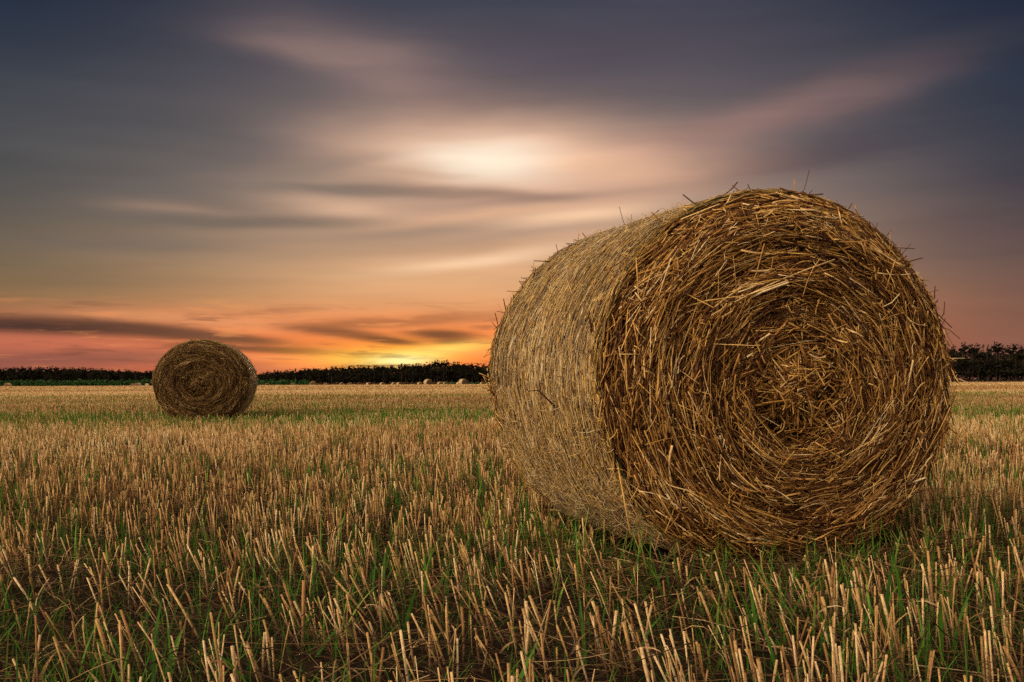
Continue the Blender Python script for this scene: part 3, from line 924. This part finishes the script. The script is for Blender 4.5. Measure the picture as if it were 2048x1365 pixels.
B = [  # x, y, half-length, half-thickness, tilt, colour, strength : glow and clouds, far layers first
    (800, 690, 350, 56, 0, (250, 122, 60), .80),
    (980, 400, 340, 150, 4, (212, 164, 136), .42),
    (900, 545, 420, 75, 3, (234, 178, 130), .50),
    (330, 330, 420, 120, -3, (88, 87, 88), .45),
    (770, 135, 220, 55, -12, (150, 124, 118), .62),
    (620, 100, 130, 22, -6, (158, 128, 118), .40),
    (900, 225, 200, 50, -25, (150, 120, 114), .35),
    (1210, 110, 330, 90, 6, (76, 70, 86), .5),
    (1450, 262, 330, 40, 13, (156, 120, 112), .66),
    (1680, 215, 130, 22, 12, (122, 98, 100), .40),
    (1560, 328, 270, 34, 8, (66, 60, 74), .72),
    (1270, 360, 230, 40, 4, (206, 158, 132), .55),
    (1880, 480, 200, 60, 0, (98, 76, 78), .4),
    (1000, 325, 285, 74, -3, (238, 186, 154), .80),
    (995, 320, 220, 58, -3, (254, 210, 178), .95),
    (972, 324, 138, 42, -3, (255, 238, 214), .97),
    (1190, 335, 140, 26, -6, (238, 188, 152), .50),
    (720, 350, 180, 20, 4, (176, 148, 126), .45),
    (720, 378, 210, 13, -2, (110, 102, 96), .75),
    (960, 390, 200, 15, -3, (152, 122, 108), .72),
    (690, 412, 130, 19, -3, (228, 184, 152), .75),
    (360, 414, 120, 14, -2, (164, 134, 116), .62),
    (480, 440, 280, 14, 1, (98, 92, 88), .60),
    (1000, 430, 280, 12, 6, (228, 178, 142), .5),
    (1160, 436, 150, 17, 7, (255, 210, 170), .85),
    (820, 465, 250, 15, 3, (142, 124, 112), .60),
    (560, 500, 420, 26, 1, (136, 116, 100), .40),
    (970, 518, 180, 15, 7, (255, 212, 172), .85),
    (1080, 400, 190, 10, 5, (150, 122, 110), .6),
    (1020, 470, 210, 10, 5, (170, 140, 122), .6),
    (860, 352, 90, 7, -3, (190, 156, 132), .5),
    (250, 480, 240, 16, 2, (112, 102, 94), .5),
    (620, 330, 190, 16, 8, (138, 120, 110), .5),
    (330, 250, 260, 26, -4, (72, 74, 82), .4),
    (830, 514, 110, 10, 2, (220, 176, 142), .4),
    (200, 560, 330, 30, 0, (112, 97, 77), .45),
    # red band low on the left and its dark bars
    (200, 690, 330, 34, -2, (200, 108, 84), .50),
    (420, 640, 240, 13, -3, (230, 152, 104), .60),
    (160, 630, 170, 8, -2, (190, 124, 86), .5),
    (60, 648, 260, 15, -2, (58, 40, 42), .95),
    (330, 662, 230, 13, -5, (84, 54, 48), .88),
    (470, 674, 100, 8, -6, (106, 66, 54), .75),
    (150, 712, 190, 14, 0, (120, 74, 70), .60),
    (450, 728, 190, 16, -6, (142, 86, 76), .60),
    (540, 697, 180, 7, -3, (98, 58, 52), .90),
    (640, 702, 100, 7, -2, (88, 50, 46), .85),
    (700, 650, 120, 8, 2, (150, 84, 58), .6),
    (560, 713, 150, 6, 0, (252, 150, 98), .65),
    (640, 728, 120, 8, 4, (238, 128, 94), .5),
    # fire and bars by the sun
    (800, 705, 200, 30, 2, (255, 164, 60), .85),
    (820, 640, 200, 13, 3, (160, 94, 62), .70),
    (690, 667, 120, 11, -6, (124, 70, 50), .88),
    (780, 682, 62, 7, -6, (104, 56, 40), .95),
    (888, 671, 80, 12, -4, (98, 54, 44), .97),
    (905, 684, 40, 6, 4, (108, 62, 46), .85),
    (985, 695, 60, 26, 0, (252, 138, 76), .5),
    (750, 712, 110, 13, 3, (255, 200, 80), .88),
    (860, 705, 115, 11, 8, (255, 226, 106), .95),
    (805, 722, 80, 10, 4, (255, 222, 104), .97),
    (808, 722, 55, 11, 0, (255, 248, 170), .97),
    (770, 730, 100, 2.6, 0, (140, 70, 46), .75),
]
for b in B:
    sky = blob(sky, *b, 1.5 if (b[3] < 17 and sum(b[5]) < 330) or b[5] == (255, 238, 214) else 1.0)
# broken low cloud over the fire
mp3 = NN('ShaderNodeMapping'); mp3.inputs['Scale'].default_value = (.20, 1.9, 1); mp3.inputs['Rotation'].default_value = (0, 0, .03); mp3.inputs['Location'].default_value = (3.1, .4, 0)
LK(WARP, mp3.inputs[0])
n3 = NN('ShaderNodeTexNoise'); n3.inputs['Scale'].default_value = 1; n3.inputs['Detail'].default_value = 6; n3.inputs['Roughness'].default_value = .6; n3.inputs['Distortion'].default_value = .4
LK(mp3.outputs[0], n3.inputs['Vector'])
lowm = math_('MULTIPLY', math_('MULTIPLY', sstep(EL, .2, 1.2), sstep(EL, 5.2, 3.2)), sstep(AZ, 13, 5))
sky = mixc(math_('MULTIPLY', math_('MULTIPLY', sstep(n3.outputs['Fac'], .50, .68), lowm), .55), sky, lin((112, 66, 54)))
sky = mixc(math_('MULTIPLY', math_('MULTIPLY', sstep(n3.outputs['Fac'], .46, .30), lowm), .40), sky, lin((255, 160, 96)))
# faint drawn-out streaks everywhere
mp2 = NN('ShaderNodeMapping'); mp2.inputs['Scale'].default_value = (.07, .75, 1); mp2.inputs['Rotation'].default_value = (0, 0, .06); LK(WARP, mp2.inputs[0])
ns = NN('ShaderNodeTexNoise'); ns.inputs['Scale'].default_value = 1; ns.inputs['Detail'].default_value = 4; LK(mp2.outputs[0], ns.inputs['Vector'])
stv = ramp(nt, [(.3, (.90, .905, .915)), (.7, (1.07, 1.06, 1.05))]); LK(ns.outputs['Fac'], stv.inputs[0])
mm = NN('ShaderNodeMix'); mm.data_type = 'RGBA'; mm.blend_type = 'MULTIPLY'; mm.inputs[0].default_value = 1; LK(sky, mm.inputs[6]); LK(stv.outputs[0], mm.inputs[7]); sky = mm.outputs[2]
# the rest of the dome: unseen sky, made warm behind the viewer as fill light, bluer overhead
REAR = .36
rear = ramp(nt, [(0, (.95 * REAR, .74 * REAR, .54 * REAR)), (.25, (1.0 * REAR, .82 * REAR, .64 * REAR)), (.6, (.60 * REAR, .60 * REAR, .66 * REAR)), (1, (.36 * REAR, .42 * REAR, .55 * REAR))])
LK(math_('DIVIDE', EL, 90.0, True), rear.inputs[0])
f = math_('MAXIMUM', sstep(DY, .78, -.05), sstep(EL, 26, 75))
# added bright patch of unseen sky behind the left shoulder, the key light
kd = NN('ShaderNodeVectorMath'); kd.operation = 'DOT_PRODUCT'; LK(tc.outputs['Generated'], kd.inputs[0]); kd.inputs[1].default_value = tuple(Vector((-.70, -.60, .36)).normalized())
back = mixc(sstep(kd.outputs['Value'], .58, 1.0), rear.outputs[0], (5.4, 4.2, 2.7))
kd2 = NN('ShaderNodeVectorMath'); kd2.operation = 'DOT_PRODUCT'; LK(tc.outputs['Generated'], kd2.inputs[0]); kd2.inputs[1].default_value = tuple(Vector((.92, .05, .30)).normalized())
back = mixc(sstep(kd2.outputs['Value'], .70, 1.0), back, (1.5, 1.1, .7))  # added fainter patch on the right, fills the small bale's side
sky = mixc(f, sky, back)
nish = NN('ShaderNodeTexSky'); nish.sky_type = 'NISHITA'; nish.sun_disc = False
nish.sun_elevation = SUN_EL; nish.sun_rotation = SUN_AZ
ad = NN('ShaderNodeMix'); ad.data_type = 'RGBA'; ad.blend_type = 'ADD'; ad.inputs[0].default_value = .0015; LK(sky, ad.inputs[6]); LK(nish.outputs[0], ad.inputs[7])
bg = NN('ShaderNodeBackground'); LK(ad.outputs[2], bg.inputs[0]); bg.inputs[1].default_value = 1.0
wo = NN('ShaderNodeOutputWorld'); LK(bg.outputs[0], wo.inputs[0])
w.cycles.sampling_method = 'MANUAL'; w.cycles.sample_map_resolution = 1024

# ------------------------------------------------------------------ render settings
SC.view_settings.view_transform = 'Standard'
SC.view_settings.look = 'None'
SC.view_settings.exposure = 0
SC.view_settings.gamma = 1
SC.cycles.use_denoising = False
SC.cycles.max_bounces = 6
SC.cycles.diffuse_bounces = 3
